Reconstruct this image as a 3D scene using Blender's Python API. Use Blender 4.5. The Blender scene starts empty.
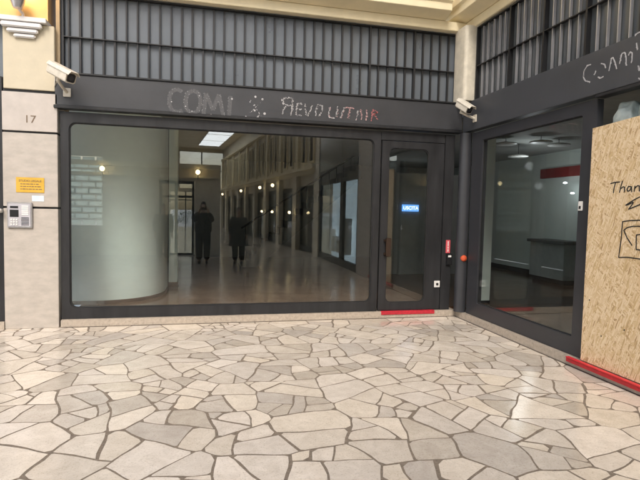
import bpy, bmesh, math, random
from mathutils import Vector, Matrix
R = random.Random(11)
sc = bpy.context.scene
COL = sc.collection
PI = math.pi

# ------------------------------------------------------------------ camera frame (solved from the photograph)
CAM = Vector((-3.8472, -7.0199, 1.6)); FPX = 497.97
CR = Vector((0.97371164, -0.22670763, 0.02211982)); CU = Vector((-0.00816198, 0.06232113, 0.99802277)); CF = Vector((0.22763791, 0.97196694, -0.05883243))
def ray(px, py): return CF + CR*((px-320)/FPX) - CU*((py-240)/FPX)
def onF(px, py, Y=0.0):                     # measured pixel -> (x, z) on the front wall plane y = Y
    d = ray(px, py); t = (Y-CAM.y)/d.y; P = CAM+d*t; return P.x, P.z
def onR(px, py, X=0.0):                     # measured pixel -> (y, z) on the right wall plane x = X
    d = ray(px, py); t = (X-CAM.x)/d.x; P = CAM+d*t; return P.y, P.z

# ------------------------------------------------------------------ materials
def nodes_of(m):
    m.use_nodes = True
    return m.node_tree.nodes, m.node_tree.links, m.node_tree.nodes['Principled BSDF']
def mat(name, col, rough=.5, metal=0., var=.12, scale=6., bump=0., bscale=60., spec=.5, rvar=.1, stretch=None):
    """painted / stone / plaster surface with mild mottling"""
    m = bpy.data.materials.new(name); n, l, b = nodes_of(m)
    tc = n.new('ShaderNodeTexCoord'); mp = n.new('ShaderNodeMapping'); l.new(tc.outputs['Object'], mp.inputs[0])
    if stretch: mp.inputs['Scale'].default_value = stretch
    nz = n.new('ShaderNodeTexNoise'); nz.inputs['Scale'].default_value = scale; nz.inputs['Detail'].default_value = 6; nz.inputs['Roughness'].default_value = .65
    l.new(mp.outputs[0], nz.inputs['Vector'])
    cr = n.new('ShaderNodeValToRGB'); e = cr.color_ramp.elements
    e[0].position = .3; e[1].position = .7
    e[0].color = tuple(c*(1-var) for c in col)+(1,); e[1].color = tuple(min(1, c*(1+var)) for c in col)+(1,)
    l.new(nz.outputs['Fac'], cr.inputs[0]); l.new(cr.outputs[0], b.inputs['Base Color'])
    mr = n.new('ShaderNodeMapRange'); mr.inputs['To Min'].default_value = max(.02, rough-rvar); mr.inputs['To Max'].default_value = min(1, rough+rvar)
    l.new(nz.outputs['Fac'], mr.inputs['Value']); l.new(mr.outputs[0], b.inputs['Roughness'])
    b.inputs['Metallic'].default_value = metal; b.inputs['Specular IOR Level'].default_value = spec
    if bump:
        n2 = n.new('ShaderNodeTexNoise'); n2.inputs['Scale'].default_value = bscale; n2.inputs['Detail'].default_value = 4
        l.new(mp.outputs[0], n2.inputs['Vector'])
        bp = n.new('ShaderNodeBump'); bp.inputs['Strength'].default_value = bump; bp.inputs['Distance'].default_value = .01
        l.new(n2.outputs['Fac'], bp.inputs['Height']); l.new(bp.outputs[0], b.inputs['Normal'])
    return m
def emit(name, col, strength, base=(.8,.8,.8)):
    m = bpy.data.materials.new(name); n, l, b = nodes_of(m)
    b.inputs['Base Color'].default_value = base+(1,); b.inputs['Emission Color'].default_value = col+(1,); b.inputs['Emission Strength'].default_value = strength
    return m
def glass(name, tint, f0, rough=0.0):
    m = bpy.data.materials.new(name); m.use_nodes = True; n = m.node_tree.nodes; l = m.node_tree.links; n.clear()
    out = n.new('ShaderNodeOutputMaterial'); mx = n.new('ShaderNodeMixShader'); tr = n.new('ShaderNodeBsdfTransparent'); gl = n.new('ShaderNodeBsdfGlossy')
    tr.inputs[0].default_value = tint+(1,); gl.inputs['Roughness'].default_value = rough
    lw = n.new('ShaderNodeLayerWeight'); lw.inputs[0].default_value = .5
    pw = n.new('ShaderNodeMath'); pw.operation = 'POWER'; pw.inputs[1].default_value = 5; l.new(lw.outputs['Facing'], pw.inputs[0])
    ma = n.new('ShaderNodeMath'); ma.operation = 'MULTIPLY_ADD'; ma.inputs[1].default_value = 1-f0; ma.inputs[2].default_value = f0; l.new(pw.outputs[0], ma.inputs[0])
    l.new(ma.outputs[0], mx.inputs[0]); l.new(tr.outputs[0], mx.inputs[1]); l.new(gl.outputs[0], mx.inputs[2]); l.new(mx.outputs[0], out.inputs[0])
    return m

M = {}
M['paint'] = mat('anthracite paint', (.024,.024,.0255), .42, spec=.35, var=.30, scale=3, stretch=(3,3,.5), bump=.04, bscale=90)
M['paint_band'] = mat('anthracite sheet metal', (.041,.042,.046), .45, var=.16, scale=2.2, bump=.05, bscale=40)
M['paint_blue'] = mat('slate grey paint', (.036,.037,.042), .38, var=.1, scale=3)
M['ironbar'] = mat('black iron bar', (.012,.012,.013), .5)
M['glint_fin'] = mat('pale fin with painted glint', (.44,.44,.46), .34, metal=.6, var=.2, scale=4, stretch=(1,1,.6))  # light caught by the fin sides is put into a pale base colour
M['gasket'] = mat('rubber gasket', (.012,.012,.012), .7)
M['travertine'] = mat('travertine slab', (.445,.40,.35), .33, var=.13, scale=5, bump=.05, bscale=50, stretch=(1,1,2.2))
M['pinkstone'] = mat('pale pink stone slab', (.48,.43,.385), .32, var=.08, scale=7, bump=.04)
M['creamstone'] = mat('cream plaster', (.54,.475,.35), .7, var=.07, scale=4, bump=.08, bscale=80)
M['cornice'] = mat('cream painted cornice', (.76,.67,.46), .6, var=.07, scale=3, bump=.06, bscale=70)
M['hallwall'] = mat('beige hall plaster', (.66,.60,.48), .75, var=.1, scale=2)
M['lamplit_wall'] = mat('plaster with painted lamp glow', (.62,.42,.17), .65, var=.08, scale=4)  # orange glow of the wall lamp put into the plaster colour
M['whitemould'] = mat('white painted moulding', (.68,.66,.64), .4, var=.06)
M['pilaster'] = mat('cream concrete pilaster', (.62,.57,.46), .6, var=.14, scale=9, bump=.12, bscale=40)
M['sill'] = mat('beige terrazzo sill', (.41,.35,.285), .3, var=.18, scale=26, bump=.04)
M['sill_joint'] = mat('joint mortar', (.09,.07,.055), .9)
M['grout'] = mat('grey brown mortar', (.19,.152,.115), .9, var=.35, scale=40, bump=.5, bscale=120)
M['red'] = mat('red painted steel', (.50,.018,.028), .38, var=.22, scale=14)
M['redtape'] = mat('red tape', (.46,.02,.035), .5, var=.25, scale=20)
M['white'] = mat('white plastic', (.72,.71,.68), .4, var=.06)
M['camwhite'] = mat('weathered ivory metal', (.58,.54,.46), .45, var=.14, scale=16)
M['black'] = mat('black plastic', (.012,.012,.013), .35)
M['steel'] = mat('brushed steel', (.52,.50,.50), .34, metal=.75, var=.1, scale=20)
M['bronze'] = mat('dark bronze handle', (.055,.035,.025), .35, metal=.4)
M['orange'] = mat('orange red plastic', (.55,.085,.03), .35)
M['yellow'] = mat('yellow ochre plate', (.62,.37,.045), .4, var=.1, scale=12)
M['sticker'] = mat('pale blue paper', (.60,.70,.76), .5)
M['ink'] = mat('dark ink', (.03,.025,.02), .6)
M['brownink'] = mat('brown engraved paint', (.16,.11,.07), .6)
M['marker'] = mat('black marker', (.018,.017,.016), .5)
M['residue'] = mat('white glue residue', (.42,.41,.415), .6, var=.2, scale=60)
M['residue_pink'] = mat('pink glue residue', (.46,.29,.29), .6, var=.3, scale=60)
M['residue_red'] = mat('red glue residue', (.36,.12,.12), .6, var=.3, scale=60)
M['ghost'] = mat('ghost lettering', (.078,.078,.081), .6, var=.35, scale=45)
M['frost'] = mat('frosted grey pane', (.125,.142,.16), .3, var=.07, scale=1.3, stretch=(1,1,.7))
M['frost_dark'] = mat('dark frosted pane', (.075,.082,.084), .2, var=.25, scale=1.6, stretch=(1,2.5,.5))
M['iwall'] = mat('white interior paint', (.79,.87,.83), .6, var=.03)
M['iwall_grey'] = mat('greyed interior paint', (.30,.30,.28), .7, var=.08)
M['iceil'] = mat('interior ceiling', (.42,.43,.41), .8)
M['ifloor'] = mat('polished brown tile', (.125,.072,.045), .16, var=.22, scale=3, rvar=.06)
M['skirting'] = mat('brown skirting', (.10,.055,.035), .4)
M['ired'] = mat('dark red fascia', (.26,.02,.02), .5)
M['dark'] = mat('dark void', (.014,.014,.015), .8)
M['cabinet'] = mat('pale cabinet laminate', (.46,.50,.48), .45)
M['stairgrey'] = mat('grey stair stone', (.13,.13,.125), .6)
M['sack'] = mat('pale green plastic sack', (.50,.57,.54), .4, var=.15, scale=9, bump=.5, bscale=16)
M['glass'] = glass('shop glass', (.972,.996,.986), .08)
M['milk_glass'] = glass('milky skylight glass', (.95,.95,.945), .04)
M['glass_plain'] = glass('clear glass', (.95,.965,.96), .04)
M['lamp'] = emit('lit warm globe', (1.0,.78,.42), 9)
M['sconce_glow'] = emit('lit sconce bulb', (1.0,.62,.22), 8)
M['exit'] = emit('lit blue exit panel', (.10,.36,.95), .5)
M['exit_txt'] = emit('lit white lettering', (.9,.95,1), .7)
M['display'] = emit('lit shop display', (.62,.80,.95), .9)
M['panel'] = emit('glowing skylight sheet', (.93,.97,1), 2.4)
M['spot'] = emit('lit small spot', (.9,.95,1), 2.5)
M['jacket'] = mat('dark wool', (.022,.022,.026), .9)
M['coat'] = mat('charcoal coat', (.035,.034,.034), .9)
M['trouser'] = mat('dark trousers', (.016,.016,.02), .9)
M['skin'] = mat('skin', (.45,.27,.19), .5)
M['hair'] = mat('dark hair', (.02,.014,.01), .6)
M['leaf'] = mat('hedge leaves', (.05,.10,.03), .6, var=.5, scale=20)
M['pavement'] = mat('street pavement', (.72,.71,.69), .85)
M['shoe'] = mat('black leather', (.012,.012,.012), .4)

def floor_mat():
    m = bpy.data.materials.new('polished crazy paving'); n, l, b = nodes_of(m)
    at = n.new('ShaderNodeAttribute'); at.attribute_name = 'stone_tint'
    tc = n.new('ShaderNodeTexCoord')
    nz = n.new('ShaderNodeTexNoise'); nz.inputs['Scale'].default_value = 7; nz.inputs['Detail'].default_value = 9; nz.inputs['Roughness'].default_value = .7; nz.inputs['Distortion'].default_value = .6
    at2 = n.new('ShaderNodeAttribute'); at2.attribute_name = 'stone_shift'
    ad = n.new('ShaderNodeVectorMath'); ad.operation = 'ADD'
    l.new(tc.outputs['Object'], ad.inputs[0]); l.new(at2.outputs['Vector'], ad.inputs[1]); l.new(ad.outputs[0], nz.inputs['Vector'])
    n3 = n.new('ShaderNodeTexNoise'); n3.inputs['Scale'].default_value = 90; n3.inputs['Detail'].default_value = 3; l.new(ad.outputs[0], n3.inputs['Vector'])
    cr = n.new('ShaderNodeValToRGB'); e = cr.color_ramp.elements
    e[0].position = .28; e[0].color = (.83,.81,.77,1); e[1].position = .66; e[1].color = (1.07,1.07,1.05,1)
    l.new(nz.outputs['Fac'], cr.inputs[0])
    mx = n.new('ShaderNodeMix'); mx.data_type = 'RGBA'; mx.blend_type = 'MULTIPLY'; mx.inputs['Factor'].default_value = 1
    l.new(at.outputs['Color'], mx.inputs['A']); l.new(cr.outputs[0], mx.inputs['B'])
    c2 = n.new('ShaderNodeValToRGB'); e = c2.color_ramp.elements; e[0].position = .30; e[0].color = (.72,.70,.66,1); e[1].position = .46; e[1].color = (1,1,1,1)
    l.new(n3.outputs['Fac'], c2.inputs[0])
    m2 = n.new('ShaderNodeMix'); m2.data_type = 'RGBA'; m2.blend_type = 'MULTIPLY'; m2.inputs['Factor'].default_value = .7
    l.new(mx.outputs['Result'], m2.inputs['A']); l.new(c2.outputs[0], m2.inputs['B']); l.new(m2.outputs['Result'], b.inputs['Base Color'])
    mr = n.new('ShaderNodeMapRange'); mr.inputs['To Min'].default_value = .06; mr.inputs['To Max'].default_value = .22
    l.new(nz.outputs['Fac'], mr.inputs['Value']); l.new(mr.outputs[0], b.inputs['Roughness'])
    bp = n.new('ShaderNodeBump'); bp.inputs['Strength'].default_value = .10; bp.inputs['Distance'].default_value = .01
    l.new(nz.outputs['Fac'], bp.inputs['Height']); l.new(bp.outputs[0], b.inputs['Normal'])
    return m
M['paving'] = floor_mat()

def osb_mat():
    m = bpy.data.materials.new('oriented strand board'); n, l, b = nodes_of(m)
    tc = n.new('ShaderNodeTexCoord')
    prev = None
    wz = n.new('ShaderNodeTexNoise'); wz.inputs['Scale'].default_value = 5; l.new(tc.outputs['Object'], wz.inputs['Vector'])
    for k, (ang, sx, sy) in enumerate(((.3, 9, 55), (1.35, 10, 60), (-.75, 9, 50), (2.2, 12, 64), (.85, 11, 60), (2.75, 12, 58), (.6, 14, 80), (1.9, 15, 86))):
        mp = n.new('ShaderNodeMapping'); mp.inputs['Rotation'].default_value = (ang, 0, 0); mp.vector_type = 'TEXTURE'; mp.inputs['Scale'].default_value = (1, 1/sx, 1/sy); mp.inputs['Location'].default_value = (0, k*3.7, k*1.3)
        l.new(tc.outputs['Object'], mp.inputs[0])
        vo = n.new('ShaderNodeTexVoronoi'); vo.inputs['Scale'].default_value = 1.0; vo.inputs['Randomness'].default_value = 1; l.new(mp.outputs[0], vo.inputs['Vector'])
        sp = n.new('ShaderNodeSeparateColor'); l.new(vo.outputs['Color'], sp.inputs[0])
        cr = n.new('ShaderNodeValToRGB'); cr.color_ramp.interpolation = 'LINEAR'
        cr.color_ramp.elements[0].position = 0; cr.color_ramp.elements[0].color = (.42,.27,.13,1)
        cr.color_ramp.elements[1].position = 1; cr.color_ramp.elements[1].color = (.78,.63,.42,1)
        e = cr.color_ramp.elements.new(.18); e.color = (.60,.43,.22,1)
        e = cr.color_ramp.elements.new(.6); e.color = (.70,.53,.33,1)
        l.new(sp.outputs[0], cr.inputs[0])
        if prev is None: prev = cr.outputs[0]; h = sp.outputs[1]
        else:
            gt = n.new('ShaderNodeMath'); gt.operation = 'GREATER_THAN'; gt.inputs[1].default_value = .44
            l.new(sp.outputs[1], gt.inputs[0])
            mx = n.new('ShaderNodeMix'); mx.data_type = 'RGBA'; l.new(gt.outputs[0], mx.inputs['Factor']); l.new(prev, mx.inputs['A']); l.new(cr.outputs[0], mx.inputs['B']); prev = mx.outputs['Result']
    l.new(prev, b.inputs['Base Color']); b.inputs['Roughness'].default_value = .62
    bw = n.new('ShaderNodeRGBToBW'); l.new(prev, bw.inputs[0])
    bp = n.new('ShaderNodeBump'); bp.inputs['Strength'].default_value = .35; bp.inputs['Distance'].default_value = .01; l.new(bw.outputs[0], bp.inputs['Height']); l.new(bp.outputs[0], b.inputs['Normal'])
    return m
M['osb'] = osb_mat()

# ------------------------------------------------------------------ mesh builder
class MB:
    def __init__(s, tf=None): s.v = []; s.f = []; s.tf = tf
    def add(s, vs, fs):
        o = len(s.v)
        s.v += [tuple(s.tf @ Vector(p)) if s.tf else tuple(p) for p in vs]; s.f += [tuple(i+o for i in q) for q in fs]; return s
    def box(s, x0, x1, y0, y1, z0, z1):
        x0, x1 = min(x0,x1), max(x0,x1); y0, y1 = min(y0,y1), max(y0,y1); z0, z1 = min(z0,z1), max(z0,z1)
        return s.add([(x0,y0,z0),(x1,y0,z0),(x1,y1,z0),(x0,y1,z0),(x0,y0,z1),(x1,y0,z1),(x1,y1,z1),(x0,y1,z1)],
                     [(0,3,2,1),(4,5,6,7),(0,1,5,4),(1,2,6,5),(2,3,7,6),(3,0,4,7)])
    def prism(s, poly, axis, a0, a1):
        """poly: 2-D outline; axis 'x': (y,z), 'y': (x,z), 'z': (x,y); extruded a0..a1"""
        k = len(poly)
        def P(u, v, a): return (a,u,v) if axis == 'x' else (u,a,v) if axis == 'y' else (u,v,a)
        vs = [P(u,v,a0) for u, v in poly]+[P(u,v,a1) for u, v in poly]
        return s.add(vs, [tuple(range(k))[::-1], tuple(range(k,2*k))]+[(i,(i+1)%k,k+(i+1)%k,k+i) for i in range(k)])
    def tube(s, pts, r, seg=8, cap=True):
        pts = [Vector(p) for p in pts]; rr = r if isinstance(r, (list, tuple)) else [r]*len(pts)
        vs, fs = [], []
        for i, p in enumerate(pts):
            t = (pts[min(i+1,len(pts)-1)]-pts[max(i-1,0)]).normalized()
            a = t.orthogonal().normalized() if i == 0 else (a-t*a.dot(t)).normalized()
            b = t.cross(a)
            vs += [tuple(p+(a*math.cos(2*PI*j/seg)+b*math.sin(2*PI*j/seg))*rr[i]) for j in range(seg)]
        for i in range(len(pts)-1):
            fs += [(i*seg+j, i*seg+(j+1)%seg, (i+1)*seg+(j+1)%seg, (i+1)*seg+j) for j in range(seg)]
        if cap: fs += [tuple(range(seg))[::-1], tuple(range((len(pts)-1)*seg, len(pts)*seg))]
        return s.add(vs, fs)
    def lathe(s, prof, c, seg=24, axis=Vector((0,0,1))):
        """prof: (radius, height) list around axis through c"""
        ax = Vector(axis).normalized(); a = ax.orthogonal().normalized(); b = ax.cross(a); c = Vector(c); vs = []; fs = []; k = len(prof)
        for r, h in prof:
            vs += [tuple(c+ax*h+(a*math.cos(2*PI*j/seg)+b*math.sin(2*PI*j/seg))*max(r,1e-4)) for j in range(seg)]
        for i in range(k-1): fs += [(i*seg+j, i*seg+(j+1)%seg, (i+1)*seg+(j+1)%seg, (i+1)*seg+j) for j in range(seg)]
        fs += [tuple(range(seg))[::-1], tuple(range((k-1)*seg, k*seg))]
        return s.add(vs, fs)
    def ring(s, outer, inner, P, d0, d1):
        """frame between two equal-length loops of (u,v), extruded d0..d1; P(u,v,d) -> xyz"""
        k = len(outer)
        vs = [P(u,v,d0) for u, v in outer]+[P(u,v,d0) for u, v in inner]+[P(u,v,d1) for u, v in outer]+[P(u,v,d1) for u, v in inner]
        fs = []
        for i in range(k):
            j = (i+1)%k
            fs += [(i,j,k+j,k+i), (2*k+i,3*k+i,3*k+j,2*k+j), (i,2*k+i,2*k+j,j), (k+i,k+j,3*k+j,3*k+i)]
        return s.add(vs, fs)
    def build(s, name, m, parent=None, bevel=0, smooth=False, label=None):
        me = bpy.data.meshes.new(name); bm = bmesh.new()
        vv = [bm.verts.new(p) for p in s.v]
        for q in s.f:
            try: bm.faces.new([vv[i] for i in q])
            except ValueError: pass
        bmesh.ops.recalc_face_normals(bm, faces=bm.faces)
        if bevel:
            ed = [e for e in bm.edges if len(e.link_faces) == 2 and e.calc_face_angle(0) > .6]
            bmesh.ops.bevel(bm, geom=ed, offset=bevel, segments=2, affect='EDGES', clamp_overlap=True)
        if smooth:
            for f in bm.faces: f.smooth = True
            for e in bm.edges:
                if len(e.link_faces) == 2 and e.calc_face_angle(0) > .7: e.smooth = False
        bm.to_mesh(me); bm.free(); me.materials.append(m)
        return link(name, me, parent, label)
def link(name, me, parent=None, label=None):
    o = bpy.data.objects.new(name, me); COL.objects.link(o)
    if parent: attach(o, parent)
    if label: o['label'] = label
    return o
def attach(o, parent):
    o.parent = parent
    if parent.type == 'EMPTY':               # mesh parts keep world coordinates; their own world matrix is the identity
        o.matrix_parent_inverse = (Matrix.Translation(parent.location) @ Matrix.Rotation(parent.rotation_euler.z, 4, 'Z')).inverted()
def tag(o, label, cat, group=None, kind=None):
    if label: o['label'] = label
    if cat: o['category'] = cat
    if group: o['group'] = group
    o['kind'] = kind or 'thing'
    return o
def thing(name, label, cat, loc, group=None):
    o = bpy.data.objects.new(name, None); COL.objects.link(o); o.location = loc; o.empty_display_size = .1
    return tag(o, label, cat, group)
def rrect(u0, u1, v0, v1, r, seg=6):
    pts = []
    for cx, cy, a0 in ((u1-r,v1-r,0),(u0+r,v1-r,PI/2),(u0+r,v0+r,PI),(u1-r,v0+r,1.5*PI)):
        for k in range(seg+1):
            a = a0+k*PI/2/seg; pts.append((cx+r*math.cos(a), cy+r*math.sin(a)))
    return pts
def text_mesh(s, size, depth=.002, font_scale_x=1.0):
    cu = bpy.data.curves.new('lettering', 'FONT'); cu.body = s; cu.size = size; cu.extrude = depth/2; cu.align_x = 'CENTER'; cu.align_y = 'CENTER'
    o = bpy.data.objects.new('lettering', cu); COL.objects.link(o)
    dg = bpy.context.evaluated_depsgraph_get(); dg.update()
    me = bpy.data.meshes.new_from_object(o.evaluated_get(dg)); bpy.data.objects.remove(o)
    for v in me.vertices: v.co.x *= font_scale_x
    return me
def put_text(s, size, mtx, m, name, parent=None, sx=1.0, depth=.002):
    me = text_mesh(s, size, depth, sx); me.transform(mtx); me.materials.clear(); me.materials.append(m); me.name = name
    return link(name, me, parent)
FACE_F = Matrix(((1,0,0,0),(0,0,-1,0),(0,1,0,0),(0,0,0,1)))        # text on a wall that looks towards -y
PF = lambda u, v, d: (u, d, v)
PR = lambda u, v, d: (d, u, v)

# ------------------------------------------------------------------ crazy paving
def clip(poly, nx, ny, c):                    # keep nx*x+ny*y <= c
    out = []; k = len(poly)
    for i in range(k):
        a, b = poly[i], poly[(i+1)%k]; da = nx*a[0]+ny*a[1]-c; db = nx*b[0]+ny*b[1]-c
        if da <= 0: out.append(a)
        if da*db < 0:
            t = da/(da-db); out.append((a[0]+(b[0]-a[0])*t, a[1]+(b[1]-a[1])*t))
    return out
def area(p): return .5*sum(p[i][0]*p[(i+1)%len(p)][1]-p[(i+1)%len(p)][0]*p[i][1] for i in range(len(p)))
def inset(p, g):
    q = p
    for i in range(len(p)):
        a, b = p[i], p[(i+1)%len(p)]; dx, dy = b[0]-a[0], b[1]-a[1]; L = math.hypot(dx, dy)
        if L < 1e-6: continue
        nx, ny = dy/L, -dx/L                  # outward for ccw
        gg = g*R.uniform(.75, 1.4)
        q = clip(q, nx, ny, nx*a[0]+ny*a[1]-gg)
        if len(q) < 3: return []
    return q
def warp(x, y):
    return (x+.034*math.sin(2.3*y+1.1*x+.5)+.016*math.sin(6.1*y-3.7*x+2)+.007*math.sin(17*y+9*x),
            y+.034*math.sin(2.1*x-1.4*y+1.7)+.016*math.sin(5.3*x+4.4*y)+.007*math.sin(15*x-11*y))
def compact(p):
    per = sum(math.dist(p[i], p[(i+1)%len(p)]) for i in range(len(p)))
    return area(p)/(per*per+1e-9)*16*(.75 if len(p) == 3 else 1)
def split(p, out, target):
    A = area(p)
    if A < target*R.choice((.45,.6,.8,1,1.2,1.6,2.2,2.8)) or A < .014: out.append(p); return
    best = max(((p[i], p[j]) for i in range(len(p)) for j in range(i)), key=lambda e: (e[0][0]-e[1][0])**2+(e[0][1]-e[1][1])**2)
    cx = sum(q[0] for q in p)/len(p); cy = sum(q[1] for q in p)/len(p); pick = None
    for _ in range(7):
        th = math.atan2(best[0][1]-best[1][1], best[0][0]-best[1][0])+R.gauss(0, .5)
        d = math.dist(*best)*R.uniform(-.2, .2)
        nx, ny = math.cos(th), math.sin(th); c = nx*cx+ny*cy+d
        a = clip(p, nx, ny, c); b = clip(p, -nx, -ny, -c)
        if len(a) < 3 or len(b) < 3: continue
        k = min(compact(a), compact(b))+R.uniform(0,.12)
        if pick is None or k > pick[0]: pick = (k, a, b)
    if pick is None: out.append(p); return
    split(pick[1], out, target); split(pick[2], out, target)
def paving(name, region, cell, target, gap):
    xs = [q[0] for q in region]; ys = [q[1] for q in region]
    nxc = int((max(xs)-min(xs))/cell)+3; nyc = int((max(ys)-min(ys))/cell)+3; seeds = {}
    for i in range(-1, nxc):
        for j in range(-1, nyc):
            seeds[i,j] = (min(xs)+(i+R.uniform(.05,.95))*cell, min(ys)+(j+R.uniform(.05,.95))*cell)
    stones = []
    for (i, j), s in seeds.items():
        p = [(s[0]-3*cell,s[1]-3*cell),(s[0]+3*cell,s[1]-3*cell),(s[0]+3*cell,s[1]+3*cell),(s[0]-3*cell,s[1]+3*cell)]
        for di in range(-2, 3):
            for dj in range(-2, 3):
                t = seeds.get((i+di, j+dj))
                if t is None or (di == 0 and dj == 0) or not p: continue
                nx, ny = t[0]-s[0], t[1]-s[1]; p = clip(p, nx, ny, nx*(s[0]+t[0])/2+ny*(s[1]+t[1])/2)
        for k in range(len(region)):
            if len(p) < 3: break
            a, b = region[k], region[(k+1)%len(region)]; nx, ny = b[1]-a[1], -(b[0]-a[0]); p = clip(p, nx, ny, nx*a[0]+ny*a[1])
        if len(p) >= 3 and area(p) > .01: split(p, stones, target)
    vs, fs, tint, shift = [], [], [], []
    for p in stones:
        q = inset(p, gap*R.choice((.7,.85,1,1,1.35)))
        if len(q) < 3 or area(q) < .004: continue
        # cut some corners, subdivide long edges with a slight wobble
        pts = []
        for i in range(len(q)):
            a, b, c = q[i-1], q[i], q[(i+1)%len(q)]
            la, lc = math.dist(a,b), math.dist(b,c)
            if R.random() < .45 and min(la,lc) > .09:
                k = R.uniform(.012,.045); pts += [(b[0]+(a[0]-b[0])/la*k, b[1]+(a[1]-b[1])/la*k), (b[0]+(c[0]-b[0])/lc*k*R.uniform(.6,1.4), b[1]+(c[1]-b[1])/lc*k)]
            else: pts.append(b)
        fine = []
        for i in range(len(pts)):
            a, b = pts[i], pts[(i+1)%len(pts)]; n = max(1, int(math.dist(a,b)/.07)); fine.append(a)
            for t in range(1, n):
                fine.append((a[0]+(b[0]-a[0])*t/n+R.gauss(0,.0022), a[1]+(b[1]-a[1])*t/n+R.gauss(0,.0022)))
        fine = [warp(*e) for e in fine]; k = len(fine); o = len(vs)
        cx = sum(e[0] for e in fine)/k; cy = sum(e[1] for e in fine)/k
        hz = R.uniform(-.0006, .0006); tx, ty = R.gauss(0,.0009), R.gauss(0,.0009)
        vs += [(x, y, hz+tx*(x-cx)+ty*(y-cy)) for x, y in fine]+[(x+(x-cx)*.006, y+(y-cy)*.006, -.012) for x, y in fine]
        f0 = [tuple(range(o,o+k))]+[(o+i, o+k+i, o+k+(i+1)%k, o+(i+1)%k) for i in range(k)]
        fs += f0
        L = R.choice((.48,.53,.57,.60,.61,.63,.65,.68)); w = R.uniform(-.8,.9)
        c = (L*(1.05+.012*w), L*.94, L*(.815-.03*w), 1)
        tint += [c]*len(f0); shift.append(((R.uniform(-40,40), R.uniform(-40,40), R.uniform(-9,9)), len(f0)))
    me = bpy.data.meshes.new(name); me.from_pydata(vs, [], fs)
    ca = me.attributes.new('stone_tint', 'FLOAT_COLOR', 'FACE'); ca.data.foreach_set('color', [x for c in tint for x in c])
    sa = me.attributes.new('stone_shift', 'FLOAT_VECTOR', 'FACE'); sa.data.foreach_set('vector', [x for v, k in shift for _ in range(k) for x in v])
    me.materials.append(M['paving']); me.update()
    o = link(name, me); o['kind'] = 'structure'; return o
paving('floor', [(-13.2,-10.2),(0.06,-10.2),(0.06,0.06),(-13.2,0.06)], .52, .078, .0078)
paving('floor', [(-5.1,-10.22),(-7.7,-36),(-2.4,-36),(0.05,-10.22)], 1.1, .26, .012)
tag(MB().box(-13.4, .3, -36.5, .3, -.16, -.0014).build('paving_mortar', M['grout']), None, None, kind='structure')
g = MB().add([(-400,-400,-.17),(400,-400,-.17),(400,400,-.17),(-400,400,-.17)], [(0,1,2,3)]).build('ground', M['pavement']); g['kind'] = 'structure'
st = MB().box(-40, 20, -80, -36.55, -.165, -.012).build('street_pavement', M['pavement']); st['kind'] = 'structure'
st = MB().box(-30, -5.0, -36.5, -10.46, -.1, -.010).build('street_pavement', M['pavement']); st['kind'] = 'structure'

# ------------------------------------------------------------------ left stone pillar
P = thing('stone_pillar', 'tall beige stone pillar with a carved number and stepped capital, left of the shop window', 'pillar', (-5.98, .1, 0))
XL, XR = -6.305, -5.675
for z0, z1, m in ((0.0,1.545,'travertine'),(1.57,2.495,'travertine'),(2.52,3.0,'pinkstone')):
    MB().box(XL, XR, 0, .5, z0, z1).build('stone_slab', M[m], P, bevel=.004)
MB().box(XL+.012, XR-.012, .02, .48, 1.54, 3.05).build('dark_joint', M['gasket'], P)
MB().box(-6.285, -5.70, .0, .5, 3.035, 3.84).build('upper_shaft', M['creamstone'], P, bevel=.006)
MB().box(-5.70, -5.655, .07, .5, 2.86, 4.5).build('side_return', mat('beige plaster with painted shade', (.36,.27,.16), .7), P)  # beige return; its shade is put into the brown colour
MB().box(-6.9, -5.775, -.075, .5, 3.845, 3.905).build('ledge', M['whitemould'], P, bevel=.006)
for k, (a, b, z0, z1, d) in enumerate(((-6.285,-5.83,3.775,3.835,.075),(-6.225,-5.875,3.715,3.765,.058),(-6.155,-5.91,3.660,3.705,.042))):
    MB().box(a, b, -d, .0, z0, z1).build('capital_step', M['whitemould'], P, bevel=.012)
MB().box(-6.9, -5.78, .03, .5, 3.91, 4.9).build('lit_panel', M['lamplit_wall'], P)
x, z = onF(30, 119.5)
put_text('17', .135, Matrix.Translation((x, -.0015, z)) @ FACE_F, M['brownink'], 'house_number', P, 1.05, .003)

# wall lamp above the ledge
L = thing('wall_lamp', 'lit silver wall lamp with conical cup above the pillar ledge', 'lamp', (-6.11, -.05, 3.91))
cx, cz = onF(17.5, 3, -.12)
MB().lathe([(.012,-.07),(.05,-.06),(.075,.0),(.095,.09),(.09,.1)], (cx,-.12,cz), 20).build('lamp_cup', M['steel'], L, smooth=True)
MB().tube([(cx+.03,-.02,3.905),(cx+.03,-.03,cz-.09),(cx,-.12,cz-.05)], .018).build('lamp_arm', M['whitemould'], L, smooth=True)
MB().lathe([(.02,0),(.055,.03),(.06,.08),(.03,.12),(.005,.13)], (cx,-.12,cz+.06), 16).build('lamp_bulb', M['sconce_glow'], L, smooth=True)
li = bpy.data.lights.new('lamp_glow', 'POINT'); li.energy = 5; li.color = (1,.58,.22); li.shadow_soft_size = .06
lo = bpy.data.objects.new('lamp_glow', li); COL.objects.link(lo); lo.location = (cx, -.13, cz+.25)

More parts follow.
